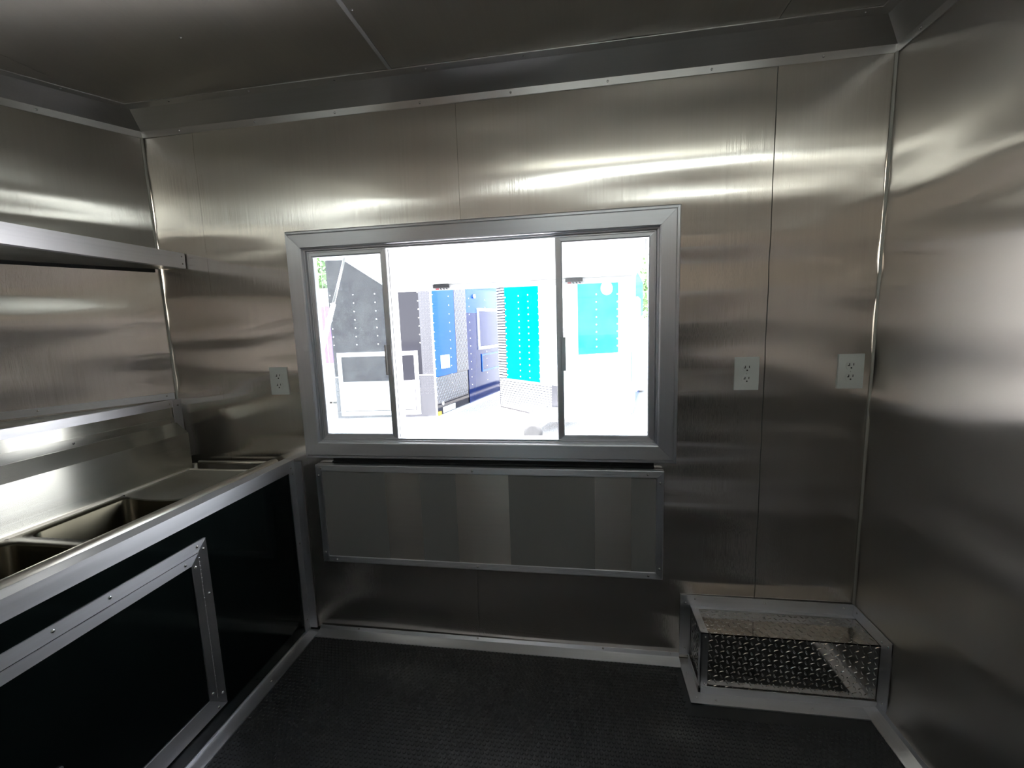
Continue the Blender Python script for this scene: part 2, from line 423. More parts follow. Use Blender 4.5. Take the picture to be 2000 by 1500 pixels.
# ceiling cove: lower flange on the wall, slanted mirror face, flange on the ceiling
COVE = [(0.001, 2.134), (.0045, 2.134), (.0055, 2.158), (.082, H-.0055), (.116, H-.0045), (.116, H-.0015), (.079, H-.002), (.001, 2.163)]
for k, i in enumerate((0, 1, 2, 3, 4)):
    t = room_sweep('trim_%d' % (k+1), i, COVE, 'cove_x' if i in (0, 2) else 'cove_y', kind='structure')
    a = Vector(POLY[i]); b = Vector(POLY[(i+1) % 5]); d = (b-a).normalized(); n = Vector((d.y, -d.x)); L = (b-a).length
    s = .18 if i == 0 else .1
    while s < L-.05:
        p = a+d*s+n*.0052; screw(t, (p.x, p.y, 2.146), (n.x, n.y, 0), .0045)
        q = a+d*(s+.06)+n*.1; screw(t, (q.x, q.y, H-.0045), (0, 0, -1), .004)
        s += .335
# outer skin of this trailer, longer than the room shown
bm = bmesh.new()
for a in ((-.6, WX0, -.35, 2.5), (WX1, 6.4, -.35, 2.5), (WX0, WX1, -.35, WZ0), (WX0, WX1, WZ1, 2.5)): add_box(bm, a[0], a[1], .0602, .0615, a[2], a[3])
add_box(bm, 2.8, 6.4, -2.46, .06, 2.3, 2.5)
add_box(bm, 2.85, 6.4, -2.46, .06, -.35, -.15)
finish(bm, 'wall_exterior', 'black_paint', kind='structure')
# corner beads of sealant
for k, i in enumerate((0, 1)):
    p = offset_pt(i, .006)
    tube('trim_%d' % (6+k), (p.x, p.y, .0 if i == 0 else .28), (p.x, p.y, 2.135), .0045, 'caulk', n=8, kind='structure')
# baseboards: cove strip that runs up the wall and out on the floor
BASE = [(.0035, .026), (.0065, .026), (.012, .013), (.046, .0045), (.052, .002), (.052, -.001), (.004, -.001)]
bb = room_sweep('baseboard_back', 0, BASE, 'aluminium_x', cut0=.585, cut1=2.124, kind='structure')
for x in (.77, 1.31, 1.83, 2.09): screw(bb, (x, -.0085, .0215), (0, -1, .45), .004)
br = room_sweep('baseboard_right', 1, BASE, 'aluminium_y', cut0=.1635, kind='structure')
for y in (-.42, -.8, -1.3): screw(br, (W-.0085, y, .0215), (-1, 0, .45), .004)

# ------------------------------------------------------------------ window_1
win = empty('window_1', (1.35, 0, .806), kind='structure')
OX0, OX1, OZ0, OZ1 = .602, 2.1, .806, 1.7265
prof = [(0, .003), (0, .016), (.004, .021), (.011, .021), (.014, .0265), (.017, .030), (.066, .030), (.070, .027), (.070, -.03), (.060, -.03), (.060, .003)]
frame(BACK, OX0, OX1, OZ0, OZ1, prof, ('aluminium_x', 'aluminium_z'), win, 'window_casing')
# fixed track frame, stepped
prof2 = [(.0705, -.055), (.0705, .012), (.0765, .012), (.0765, -.002), (.080, -.002), (.080, .004), (.0835, .004), (.0835, -.055)]
frame(BACK, OX0, OX1, OZ0, OZ1, prof2, ('aluminium_x', 'aluminium_z'), win, 'track_frame')
def sash(u0, u1, v0, v1, d, name='sash', latch=None, glassed=True):
    s = empty(name, (0, 0, 0)); s.parent = win
    pf = [(0, d-.010), (0, d+.006), (.003, d+.008), (.022, d+.008), (.026, d+.003), (.026, d-.010)]
    frame(BACK, u0, u1, v0, v1, pf, ('aluminium_x', 'aluminium_z'), s, 'sash_rail')
    bm = bmesh.new(); add_mbox(bm, BACK, u0+.024, u1-.024, v0+.024, v1-.024, d-.005, d-.002)
    finish(bm, 'pane', 'dusty_glass', s)
    if latch is not None:
        lx0, lx1, lz0, lz1 = latch
        bm = bmesh.new(); add_mbox(bm, BACK, lx0+.006, lx1, lz0, lz1, d+.008, d+.0105); add_mbox(bm, BACK, lx0, lx0+.006, lz0, lz1, d+.008, d+.022)
        finish(bm, 'pull_handle', 'aluminium', s)
    return s
IZ0, IZ1 = OZ0+.074, OZ1-.074
sash(.674, 1.012, IZ0, IZ1, -.008, latch=(.985, 1.008, 1.152, 1.272))
sash(1.664, 2.024, IZ0, IZ1, -.008, latch=(1.676, 1.699, 1.155, 1.283))
# outer sash slid behind the left one: its deep stile catches the daylight
mbox('outer_stile', BACK, .985, 1.013, IZ0+.002, IZ1-.002, -.088, -.024, 'white_paint', win, bevel=.002)
mbox('outer_pane', BACK, .70, .985, IZ0+.03, IZ1-.03, -.058, -.055, 'dusty_glass', win)
# exterior jamb
frame(BACK, WX0-.03, WX1+.03, WZ0-.03, WZ1+.03, [(0, -.0615), (0, -.075), (.028, -.075), (.028, -.057), (.0305, -.057), (.0305, -.0615)], ('white_paint', 'white_paint'), win, 'exterior_trim')

adopt(win)
# ------------------------------------------------------------------ folded serving counter
fc = empty('folding_counter', (1.35, 0, .35), 'brushed steel drop-down serving counter folded flat below the window', 'counter')
PX0, PX1, PZ0, PZ1 = .650, 2.054, .350, .781
hP = lambda u, v: .0005*math.sin(14*u+1)+.0004*math.sin(23*u+2.2)+.0003*math.sin(6*u)
MP = lambda u, v, d: Vector((u, -.030-d, v))
sheet('counter_panel', MP, PX0+.02, PX1-.02, PZ0+.02, PZ1-.02, 'steel_grain_x', fc, hP, base=.0015, pillow=0)
mbox('core_board', BACK, PX0+.004, PX1-.004, PZ0+.004, PZ1-.004, .0085, .0315, 'slab', fc)
pf = [(0, .0075), (0, .0335), (.003, .0365), (.026, .0365), (.028, .0335), (.028, .0315), (.0035, .0315), (.0035, .0075)]
frame(BACK, PX0, PX1, PZ0, PZ1, pf, ('aluminium_x', 'aluminium_z'), fc, 'edge_trim')
# fine ribs in the extruded edging
for zc in (PZ0+.008, PZ0+.014, PZ0+.020, PZ1-.008, PZ1-.014, PZ1-.020):
    mbox('trim_rib', BACK, PX0+.028, PX1-.028, zc-.0008, zc+.0008, .0362, .0372, 'aluminium_x', fc)
for x, z in ((.676, PZ1-.014), (1.325, PZ1-.014), (1.995, PZ1-.014), (.715, PZ0+.014), (1.33, PZ0+.014), (2.0, PZ0+.014),
             (.664, PZ1-.045), (2.040, PZ1-.045), (.664, PZ0+.045), (2.040, PZ0+.045)):
    screw(fc, (x, -.0365, z), (0, -1, 0), .0048)
mbox('hinge_leaf', BACK, .72, 2.02, .775, .803, .0075, .0090, 'dark_gap', fc)
tube('hinge_pin', (.72, -.014, .789), (2.02, -.014, .789), .0045, 'dark_gap', fc, n=8)
mbox('hinge_clip', BACK, 1.86, 1.872, .783, .803, .0085, .018, 'slot_black', fc)
adopt(fc)

# ------------------------------------------------------------------ outlets
def outlet(x0, z1, w_, h_, label):
    o = empty('power_outlet', (x0+w_/2, 0, z1-h_), label, 'outlet', 'white duplex outlets on the window wall')
    cx, cz = x0+w_/2, z1-h_/2
    bm = bmesh.new(); add_mbox(bm, BACK, x0, x0+w_, z1-h_, z1, .0025, .009)
    finish(bm, 'wall_plate', 'white_plastic', o, bevel=.0025)
    for s in (1, -1):
        zc = cz+s*.0195; n = 20; R = .0172
        ring = [(cx+R*math.cos(2*math.pi*i/n), zc+max(-.0142, min(.0142, R*math.sin(2*math.pi*i/n)))) for i in range(n)]
        rc = loft('receptacle', [[BACK(u, v, d) for u, v in ring] for d in (.0085, .0108)], 'white_plastic', o)
        mbox('slot', BACK, cx-.0075, cx-.0050, zc-.0005, zc+.0085, .0100, .0112, 'slot_black', rc)
        mbox('slot', BACK, cx-.011, cx-.0055, zc-.0005, zc+.0022, .0100, .0112, 'slot_black', rc)
        mbox('slot', BACK, cx+.0055, cx+.0078, zc+.0005, zc+.0085, .0100, .0112, 'slot_black', rc)
        tube('ground_hole', BACK(cx, zc-.0075, .0100), BACK(cx, zc-.0075, .0112), .0027, 'slot_black', rc, n=10)
    screw(o, BACK(cx, cz, .0088), (0, -1, 0), .003, mat='white_plastic')
    adopt(o); return o
outlet(.466, 1.1905, .080, .1155, 'white duplex outlet left of the window, above the sink end')
outlet(2.294, 1.195, .080, .117, 'white duplex outlet just left of the dark wall seam, nearer the window')
outlet(2.626, 1.199, .080, .119, 'white duplex outlet closest to the right-hand corner of the room')

# ------------------------------------------------------------------ tread-plate wheel box in the right corner
wb_ = empty('wheel_box', (2.45, 0, 0), 'low diamond-plate box with aluminium edging in the right floor corner', 'floor box')
BX, BD, BH = 2.166, .160, .232
def tread(M, u0, u1, v0, v1, d, parent, s=.0195):
    bm = bmesh.new(); j = 0; v = v0+s*.5
    while v < v1-s*.3:
        u = u0+s*.5; i = 0
        while u < u1-s*.3:
            a = math.radians(38 if (i+j) % 2 else -52) 
            a = math.radians(25) if (i+j) % 2 else math.radians(115)
            L, B, hh = s*.50, s*.13, .0013
            c, sn = math.cos(a), math.sin(a)
            def P(x, y, z): return M(u+x*c-y*sn, v+x*sn+y*c, d+z)
            base = [bm.verts.new(P(x, y, 0)) for x, y in ((-L, 0), (-L*.5, -B), (L*.5, -B), (L, 0), (L*.5, B), (-L*.5, B))]
            top = [bm.verts.new(P(x, y, hh)) for x, y in ((-L*.6, 0), (-L*.35, -B*.4), (L*.35, -B*.4), (L*.6, 0), (L*.35, B*.4), (-L*.35, B*.4))]
            bm.faces.new(top)
            for k in range(6): bm.faces.new((base[k], base[(k+1) % 6], top[(k+1) % 6], top[k]))
            u += s; i += 1
        v += s; j += 1
    return finish(bm, 'tread_pattern', 'tread_metal', parent, kind='stuff')
MBF = lambda u, v, d: Vector((u, -BD-d, v)); MBT = lambda u, v, d: Vector((u, v, BH+d)); MBL = lambda u, v, d: Vector((BX-d, u, v))
fp = mbox('front_plate', MBF, BX+.001, W-.001, .001, BH, -.003, 0, 'tread_metal', wb_); tread(MBF, BX+.02, W-.01, .02, BH, 0, fp)
tp = mbox('top_plate', MBT, BX+.001, W-.001, -BD, -.005, -.003, 0, 'tread_metal', wb_); tread(MBT, BX+.02, W-.01, -BD, -.01, 0, tp)
sp = mbox('side_plate', MBL, -BD, -.005, .001, BH, -.003, 0, 'tread_metal', wb_); tread(MBL, -BD+.02, -.02, .02, BH-.01, 0, sp)
T = .003
def lstrip(name, a, b, c, parent=wb_, mat='aluminium', bev=.0006): box(name, *a, *b, *c, mat, parent, bevel=bev)
lstrip('wall_strip', (2.126, W-.002), (-.0075, -.0045), (BH+.002, .277), mat='aluminium_x')
lstrip('wall_strip', (2.126, BX-.001), (-.0075, -.0045), (.022, BH+.002), mat='aluminium_z')
lstrip('wall_strip', (W-.0075, W-.0045), (-.210, -.008), (BH+.002, .277), mat='aluminium_y')
lstrip('wall_strip', (W-.0075, W-.0045), (-.210, -BD-.003), (.026, BH+.002), mat='aluminium_z')
lstrip('corner_angle', (BX-.004, BX+.021), (-BD-.005, -BD-.0015), (.022, BH+.003), mat='aluminium_z')
lstrip('corner_angle', (BX-.005, BX-.0015), (-BD-.005, -BD+.020), (.022, BH+.003), mat='aluminium_z')
lstrip('edge_angle', (BX-.004, BX+.021), (-BD-.002, -.008), (BH+.0015, BH+.005), mat='aluminium_y')
lstrip('edge_angle', (BX+.021, W-.008), (-.024, -.008), (BH+.0005, BH+.0025), mat='aluminium_x')
lstrip('base_angle', (BX-.002, W-.008), (-BD-.008, -BD-.0045), (.0, .030), mat='aluminium_x')
lstrip('base_angle', (2.124, W-.05), (-.214, -BD-.0045), (-.001, .004), mat='aluminium_x')
lstrip('base_angle', (BX-.009, BX-.0055), (-BD-.005, -.012), (.0, .030), mat='aluminium_y')
lstrip('base_angle', (2.122, BX-.0055), (-.214, -.004), (-.001, .0038), mat='aluminium_y')
for p, n in (((2.18, -.0075, .262), (0, -1, 0)), ((2.43, -.0075, .262), (0, -1, 0)), ((2.70, -.0075, .262), (0, -1, 0)),
             ((2.145, -.0075, .245), (0, -1, 0)), ((2.145, -.0075, .05), (0, -1, 0)), ((W-.0075, -.03, .26), (-1, 0, 0)), ((W-.0075, -.165, .25), (-1, 0, 0)),
             ((W-.0075, -.195, .255), (-1, 0, 0)), ((W-.0075, -.190, .045), (-1, 0, 0)), ((2.178, -BD-.005, .222), (0, -1, 0)), ((2.178, -BD-.005, .04), (0, -1, 0)),
             ((2.178, -.03, BH+.005), (0, 0, 1)), ((2.178, -.14, BH+.005), (0, 0, 1)), ((2.21, -.195, .004), (0, 0, 1)), ((2.52, -.195, .004), (0, 0, 1)), ((2.146, -.19, .004), (0, 0, 1)), ((2.14, -.08, .004), (0, 0, 1))):
    screw(wb_, p, n, .004)
adopt(wb_)

# ------------------------------------------------------------------ base cabinet with black front
cab = empty('base_cabinet', (.53, 0, 0), 'black-fronted base cabinet with aluminium edging under the sink', 'cabinet')
CX = .53; CE = -1.62
MC_ = lambda u, v, d: Vector((CX+d, -u, v))     # u = distance from the window wall
mbox('front_panel', MC_, .006, -CE, .0, .745, -.012, 0, 'black_panel', cab)
mbox('top_rail', MC_, .004, -CE, .743, .793, -.0, .004, 'aluminium_y', cab, bevel=.001)
mbox('top_rail', MC_, .004, -CE, .7895, .793, -.045, .0, 'aluminium_y', cab)
mbox('corner_post', MC_, .004, .042, .0, .743, 0.0, .0035, 'aluminium_z', cab, bevel=.001)
mbox('corner_post', MC_, .004, .008, .012, .785, .0035, .038, 'aluminium_z', cab, bevel=.001)
mbox('floor_strip', MC_, .006, -CE, -.001, .013, 0.0, .004, 'aluminium_y', cab, bevel=.001)
mbox('floor_strip', MC_, .010, -CE, -.001, .004, .003, .053, 'aluminium_y', cab, bevel=.001)
mbox('end_panel', MC_, -CE-.012, -CE, .0, .78, -.40, -.012, 'black_panel', cab)
DU0, DU1, DV0, DV1 = .474, 1.30, .075, .678
frame(MC_, DU0, DU1, DV0, DV1, [(0, .0), (0, .004), (.034, .004), (.034, .0)], ('aluminium_y', 'aluminium_z'), cab, 'door_frame')
dr = mbox('access_door', MC_, DU0+.036, DU1-.036, DV0+.036, DV1-.036, 0, .003, 'black_panel', cab)
frame(MC_, DU0+.0362, DU1-.0362, DV0+.0362, DV1-.0362, [(0, .003), (0, .0065), (.028, .0065), (.028, .003)], ('aluminium_y', 'aluminium_z'), dr, 'door_edge')
# piano hinge knuckles on the side next to the window wall
bm = bmesh.new(); v = DV0+.05
while v < DV1-.05:
    add_tube(bm, MC_(DU0+.0352, v, .0052), MC_(DU0+.0352, v+.0125, .0052), .0024, 8); v += .0140
finish(bm, 'piano_hinge', 'aluminium', dr, kind='stuff')
hd = mbox('latch', MC_, .93, .99, .40-.08, .34, .0035, .010, 'aluminium', dr, bevel=.002)
for u, v in ((DU0+.035, DV1-.014), (DU0+.014, DV1-.032), (DU0+.30, DV1-.014), (DU0+.014, .49), (DU0+.014, DV0+.05), (DU0+.035, DV0+.014), (.9, DV1-.014)):
    screw(cab, MC_(u, v, .004), (1, 0, 0), .005)
for u, v in ((DU0+.085, DV1-.05), (DU0+.052, DV1-.075), (DU0+.052, DV0+.08)):
    screw(dr, MC_(u, v, .0065), (1, 0, 0), .005)
for u, v, d in ((.03, .762, .004), (.022, .735, .0035), (.022, .42, .0035), (.024, .06, .0035)): screw(cab, MC_(u, v, d), (1, 0, 0), .0045)
for u in (.30, .75, 1.2): screw(cab, MC_(u, .004, .03), (0, 0, 1), .004)
adopt(cab)

# ------------------------------------------------------------------ stainless compartment sink
sk = empty('compartment_sink', (.3, -.8, .5), 'stainless compartment sink with deep basins and tall splashback along the left wall', 'sink')
BSX, SE = .152, -1.58; DZ = .785
# splashback
loft('splashback', [[(x, y, z) for x, z in ((BSX, DZ-.004), (BSX, .9375), (.103, .9795), (.096, .9795), (.096, DZ-.004))] for y in (-.119, SE)], 'steel_splash', sk, bevel=.0012)
mbox('splash_bead', lambda u, v, d: Vector((BSX+d, -u, v)), .135, -SE, DZ, DZ+.008, -.001, .008, 'tube_metal', sk, bevel=.003)
def rrect(x0, x1, y0, y1, r, n=5):
    pts = []
    for cx, cy, a0 in ((x1-r, y1-r, 0), (x0+r, y1-r, 90), (x0+r, y0+r, 180), (x1-r, y0+r, 270)):
        for i in range(n+1):
            a = math.radians(a0+90*i/n); pts.append((cx+r*math.cos(a), cy+r*math.sin(a)))
    return pts
FX = .435
cells = [(-.418, -.73), (-.73, -1.04), (-1.04, -1.36)]
for k, (ya, yb) in enumerate(cells):
    ox0, ox1, oy0, oy1 = BSX+.006, FX+.01, yb, ya
    ix0, ix1, iy0, iy1 = BSX+.045, FX-.004, yb+.022, ya-(.004 if k == 0 else .022)
    inner = rrect(ix0, ix1, iy0, iy1, .035, 6)
    cx, cy = (ix0+ix1)/2, (iy0+iy1)/2
    outer = []
    for (px, py) in inner:
        dx, dy = px-cx, py-cy
        t = min(((ox1-cx) if dx > 0 else (ox0-cx))/dx if abs(dx) > 1e-9 else 1e9, ((oy1-cy) if dy > 0 else (oy0-cy))/dy if abs(dy) > 1e-9 else 1e9)
        outer.append((cx+dx*t, cy+dy*t))
    bm = bmesh.new()
    def sc(k2, f): return [(cx+(px-cx)*f, cy+(py-cy)*f) for px, py in inner]
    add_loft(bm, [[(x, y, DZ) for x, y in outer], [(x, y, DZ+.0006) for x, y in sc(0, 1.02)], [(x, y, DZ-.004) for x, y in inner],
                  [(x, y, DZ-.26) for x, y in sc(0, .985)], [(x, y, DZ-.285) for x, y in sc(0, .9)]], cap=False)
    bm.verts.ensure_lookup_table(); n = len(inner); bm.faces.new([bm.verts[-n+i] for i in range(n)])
    o = finish(bm, 'basin', 'basin_steel_shaded', sk, smooth=True)
    tube('drain', (cx, cy, DZ-.2855), (cx, cy, DZ-.282), .045, 'screw_metal', sk, n=18)
# drainboard with its bowed edge over the first basin
pts = [(BSX+.004, -.142), (FX+.01, -.142), (FX+.01, -.412)] + [(FX+.005-(FX-BSX-.03)*t, -.418-.030*math.sin(math.pi*(t*.9))*(1-.35*t)) for t in [i/14 for i in range(15)]] + [(BSX+.004, -.402)]
prism_xy('drainboard', pts, DZ-.003, DZ+.0025, 'steel_grain_y', sk)
box('drainboard', BSX+.006, FX+.01, -1.565, -1.36, DZ-.003, DZ+.001, 'steel_grain_y', sk)
# front rolled rim and end rails
tube('rolled_rim', (FX+.021, -.022, .782), (FX+.021, SE, .782), .0195, 'tube_metal', sk)
tube('end_rail', (.105, -.040, DZ), (.425, -.034, DZ), .008, 'tube_metal', sk, n=12)
tube('end_rail', (.150, -.140, DZ), (.425, -.140, DZ), .007, 'tube_metal', sk, n=12)
box('end_channel', .10, .43, -.132, -.045, DZ-.055, DZ-.052, 'steel_grain_x', sk)
box('end_channel', .10, .43, -.048, -.045, DZ-.052, DZ-.004, 'steel_grain_x', sk)
tube('end_post', (.135, -.095, DZ-.05), (.135, -.095, DZ+.012), .012, 'tube_metal', sk, n=12)
box('apron', BSX+.05, FX-.03, -1.55, -1.545, .05, DZ-.01, 'steel_grain_y', sk)
adopt(sk)

# ------------------------------------------------------------------ boxed ledge behind the sink
lg = empty('wall_ledge', (.0, -.6, .8), 'boxed steel ledge with screwed aluminium edging behind the sink', 'ledge')
def ledge_x(y): return .012-.105*(-y)
pts = [(.012, -.009), (ledge_x(-1.2), -1.19), (AX+.02, -1.19), (-.003-.0, -.012)]
prism_xy('ledge_box', pts, .60, 1.0555, 'steel_splash', lg)
MLg = lambda u, v, d: Vector((ledge_x(-u)+d, -u, v))
mbox('top_angle', MLg, .006, 1.19, 1.028, 1.0605, .0, .0035, 'aluminium_y', lg, bevel=.0008)
prism_xy('top_angle', [(.014, -.008), (ledge_x(-1.19)+.002, -1.19), (ledge_x(-1.19)-.03, -1.19), (-.0, -.02)], 1.0575, 1.0605, 'aluminium_y', lg)
mbox('bottom_angle', MLg, .006, 1.19, .930, .984, .0, .003, 'steel_grain_y', lg)
mbox('end_angle', MLg, .005, .042, .80, 1.0605, .0036, .0068, 'aluminium_z', lg, bevel=.0008)
for u, v, d in ((.055, 1.045, .0035), (.022, 1.035, .0068), (.055, .968, .003), (.60, .968, .003), (.95, .968, .003), (.4, .968, .003)): screw(lg, MLg(u, v, d), (1, 0, 0), .0045)
# light strip along the wall above the ledge
ll = Vector((AX, AY)).normalized(); ln_ = Vector((-ll.y, ll.x)); ln_ = ln_ if ln_.x > 0 else -ln_
MLW = lambda u, v, d: Vector((ll.x*u+ln_.x*d, ll.y*u+ln_.y*d, v))
mbox('wall_angle', MLW, .012, 1.34, 1.0615, 1.0885, .0055, .009, 'aluminium_y', lg, bevel=.0008)
for u in (.04, .42, .9): screw(lg, MLW(u, 1.078, .009), (ln_.x, ln_.y, 0), .004)
adopt(lg)

# ------------------------------------------------------------------ wall shelf
sh = empty('wall_shelf', (.0, -.6, 1.61), 'long aluminium-lipped steel shelf high on the left wall', 'shelf')
SX = .13
prism_xy('shelf_board', [(SX-.003, -.008), (SX-.003, -1.19), (AX+.03, -1.19), (.012, -.010)], 1.6135, 1.6165, 'steel_grain_y', sh)
box('front_lip', SX-.003, SX, -1.2, -.006, 1.6105, 1.672, 'aluminium_y', sh, bevel=.0008)
box('front_lip', SX, SX+.0012, -1.2, -.006, 1.651, 1.6715, 'aluminium_y', sh)
box('front_lip', SX-.028, SX-.003, -1.2, -.006, 1.6105, 1.6130, 'aluminium_y', sh)
mbox('back_angle', MLW, .02, 1.33, 1.600, 1.6135, .0055, .0085, 'dark_gap', sh)
mbox('end_bracket', BACK, .098, .1285, 1.6165, 1.668, .0045, .0075, 'aluminium', sh)
for p in ((SX+.0012, -.022, 1.657), (SX, -.020, 1.628)): screw(sh, p, (1, 0, 0), .0036)
adopt(sh)

# ------------------------------------------------------------------ behind the viewer: unseen cabinets, shelves and door added for reflections; ceiling tubes
def rear_cab(name, x0, x1, label):
    o = empty(name, ((x0+x1)/2, -D, 0), label, 'cabinet')
    box('carcass', x0, x1, -D+.008, -D+.42, .152, .86, 'black_panel', o)
    box('worktop', x0-.005, x1+.005, -D+.006, -D+.45, .862, .90, 'steel_grain_x', o, bevel=.003)
    box('kick_strip', x0, x1, -D+.02, -D+.432, .0, .15, 'aluminium_x', o)  # made tall to give a bright band in the steel's reflection
    n = max(1, round((x1-x0)/.6))
    for i in range(n):
        a = x0+(x1-x0)*i/n+.03; b = x0+(x1-x0)*(i+1)/n-.03
        d = box('door', a, b, -D+.42, -D+.428, .18, .82, 'black_panel', o)
        frame(lambda u, v, dd: Vector((u, -D+.428+dd, v)), a, b, .18, .82, [(0, .0005), (0, .004), (.03, .004), (.03, .0005)], ('aluminium_x', 'aluminium_z'), d, 'door_edge')
    adopt(o)
rear_cab('unseen_cabinet', .02, .62, 'unseen short black-fronted cabinet with steel worktop, added for reflections, left of the entry doorway')
rear_cab('unseen_cabinet', 1.50, 2.70, 'unseen long black-fronted cabinet with steel worktop, added for reflections, right of the entry doorway')
MFd = lambda u, v, d: Vector((u, -D+d, v))
for xa, xb, what in ((.02, .64, 'left'), (1.48, 2.71, 'right')):  # sheets and shelves added for contrast in the steel's reflections
    o = empty('unseen_cladding', ((xa+xb)/2, -D, .92), 'unseen brushed steel splash sheet with aluminium top strip, added for reflections on the rear wall, %s of the doorway' % what, 'splash sheet')
    mbox('splash_sheet', MFd, xa, xb, .905, 1.22, .0095, .0115, 'steel_splash', o)
    mbox('cap_strip', MFd, xa, xb, 1.22, 1.25, .0095, .014, 'aluminium_x', o)
    adopt(o)
    o = empty('unseen_shelf', ((xa+xb)/2, -D, 1.5), 'unseen steel shelf with folded front edge, added for reflections on the rear wall, %s of the doorway' % what, 'shelf')
    mbox('shelf_board', MFd, xa, xb, 1.55, 1.553, .0095, .30, 'steel_splash', o)
    mbox('front_lip', MFd, xa, xb, 1.55, 1.61, .298, .301, 'aluminium_x', o)
    for q in (xa+.05, xb-.05): loft('bracket', [[MFd(q+e, z, d) for d, z in ((.0095, 1.549), (.26, 1.549), (.0095, 1.38))] for e in (-.002, .002)], 'aluminium', o)
    adopt(o)
door1 = empty('door_1', (1.06, -D, 0), kind='structure')
frame(MFd, DX0-.05, DX1+.05, -.05, 2.0, [(0, .004), (0, .012), (.052, .012), (.052, -.055), (.050, -.055), (.050, .004)], ('aluminium_x', 'aluminium_z'), door1, 'door_jamb', sides='ltr')
leaf = box('door_leaf', DX0+.003, DX1-.003, -D-.03, -D-.002, .004, 1.947, 'steel_vertical_grain', door1, bevel=.002)
tube('door_knob', (DX0+.08, -D-.003, 1.0), (DX0+.08, -D+.05, 1.0), .022, 'screw_metal', leaf)
adopt(door1)
def ceiling_tube(p, q, label):
    p = Vector(p); q = Vector(q); c = (p+q)/2
    o = empty('tube_light', c, label, 'light', 'ceiling tube lights')
    bm = bmesh.new(); d = (q-p).normalized(); s = d.cross(Vector((0, 0, 1)))
    add_loft(bm, [[e+s*a+Vector((0, 0, z)) for a, z in ((-.035, 0), (.035, 0), (.022, -.03), (-.022, -.03))] for e in (p, q)])
    finish(bm, 'light_housing', 'white_paint', o)
    tube('light_tube', p+d*.02-Vector((0, 0, .045)), q-d*.02-Vector((0, 0, .045)), .013, 'tube_light', o, n=12)
    adopt(o)
ceiling_tube((1.45, -1.15, H-.004), (2.70, -1.15, H-.004), 'slim ceiling tube light over the right half of the room')
ceiling_tube((-.35, -1.75, H-.004), (.55, -1.15, H-.004), 'slim ceiling tube light over the sink end of the room')

# ------------------------------------------------------------------ outside: hatch over the window
ht = empty('serving_hatch', (1.33, .07, 1.77), 'white serving hatch propped open over the window on gas struts', 'hatch')
HX0, HX1 = .600, 2.062
def hz(y): return 1.775-(y-.075)*(1.775-1.590)/(1.0-.075)
loft('hatch_panel', [[(x, y, hz(y)+dz) for y, dz in ((.076, 0), (1.0, 0), (1.0, .035), (.076, .035))] for x in (HX0, HX1)], 'white_paint', ht)
box('hatch_rim', HX0, HX1, .985, 1.0, 1.560, 1.592, 'white_paint', ht, bevel=.002)
for xa, xb in ((HX0, HX0+.015), (HX1-.015, HX1)):
    loft('hatch_rim', [[(x, y, hz(y)+dz) for y, dz in ((.08, -.028), (.984, -.028), (.984, -.0005), (.08, -.0005))] for x in (xa, xb)], 'white_paint', ht)
box('hatch_hinge', HX0, HX1, .0622, .075, 1.76, 1.815, 'white_paint', ht)
for sx_ in (.622, 2.040):
    st = tube('gas_strut', (sx_, .125, 1.235), (sx_, .26, 1.455), .011, 'white_paint', ht, n=12)
    tube('strut_rod', (sx_, .26, 1.455), (sx_, .395, 1.685), .006, 'screw_metal', st, n=10)
    tube('strut_bracket', (sx_, .0622, 1.235), (sx_, .13, 1.235), .010, 'white_paint', st, n=8)
for i, (xa, xb) in enumerate(((.868, .968), (1.672, 1.772))):
    lt_ = mbox('hatch_latch', lambda u, v, d: Vector((u, .984-d, v)), xa, xb, 1.5725, 1.591, .001, .014, 'grey_print', ht, bevel=.003)
    # striped warning label on the lip under each latch
    lb = mbox('warning_label', lambda u, v, d: Vector((u, .984-d, v)), xa+.012, xb-.006, 1.561, 1.5715, .0005, .0015, 'white_paint', ht)
    bm = bmesh.new(); MM = lambda u, v, d: Vector((u, .984-d, v))
    for q in range(3):
        u = xa+.040+q*.019
        add_loft(bm, [[MM(u, 1.571, d), MM(u+.006, 1.571, d), MM(u+.013, 1.562, d), MM(u+.005, 1.562, d)] for d in (.0015, .0020)])
    finish(bm, 'label_stripes', 'grey_print', lb)
    mbox('label_panel', MM, xa+.013, xa+.034, 1.562, 1.5705, .0015, .0020, 'red_print', lb)
adopt(ht)

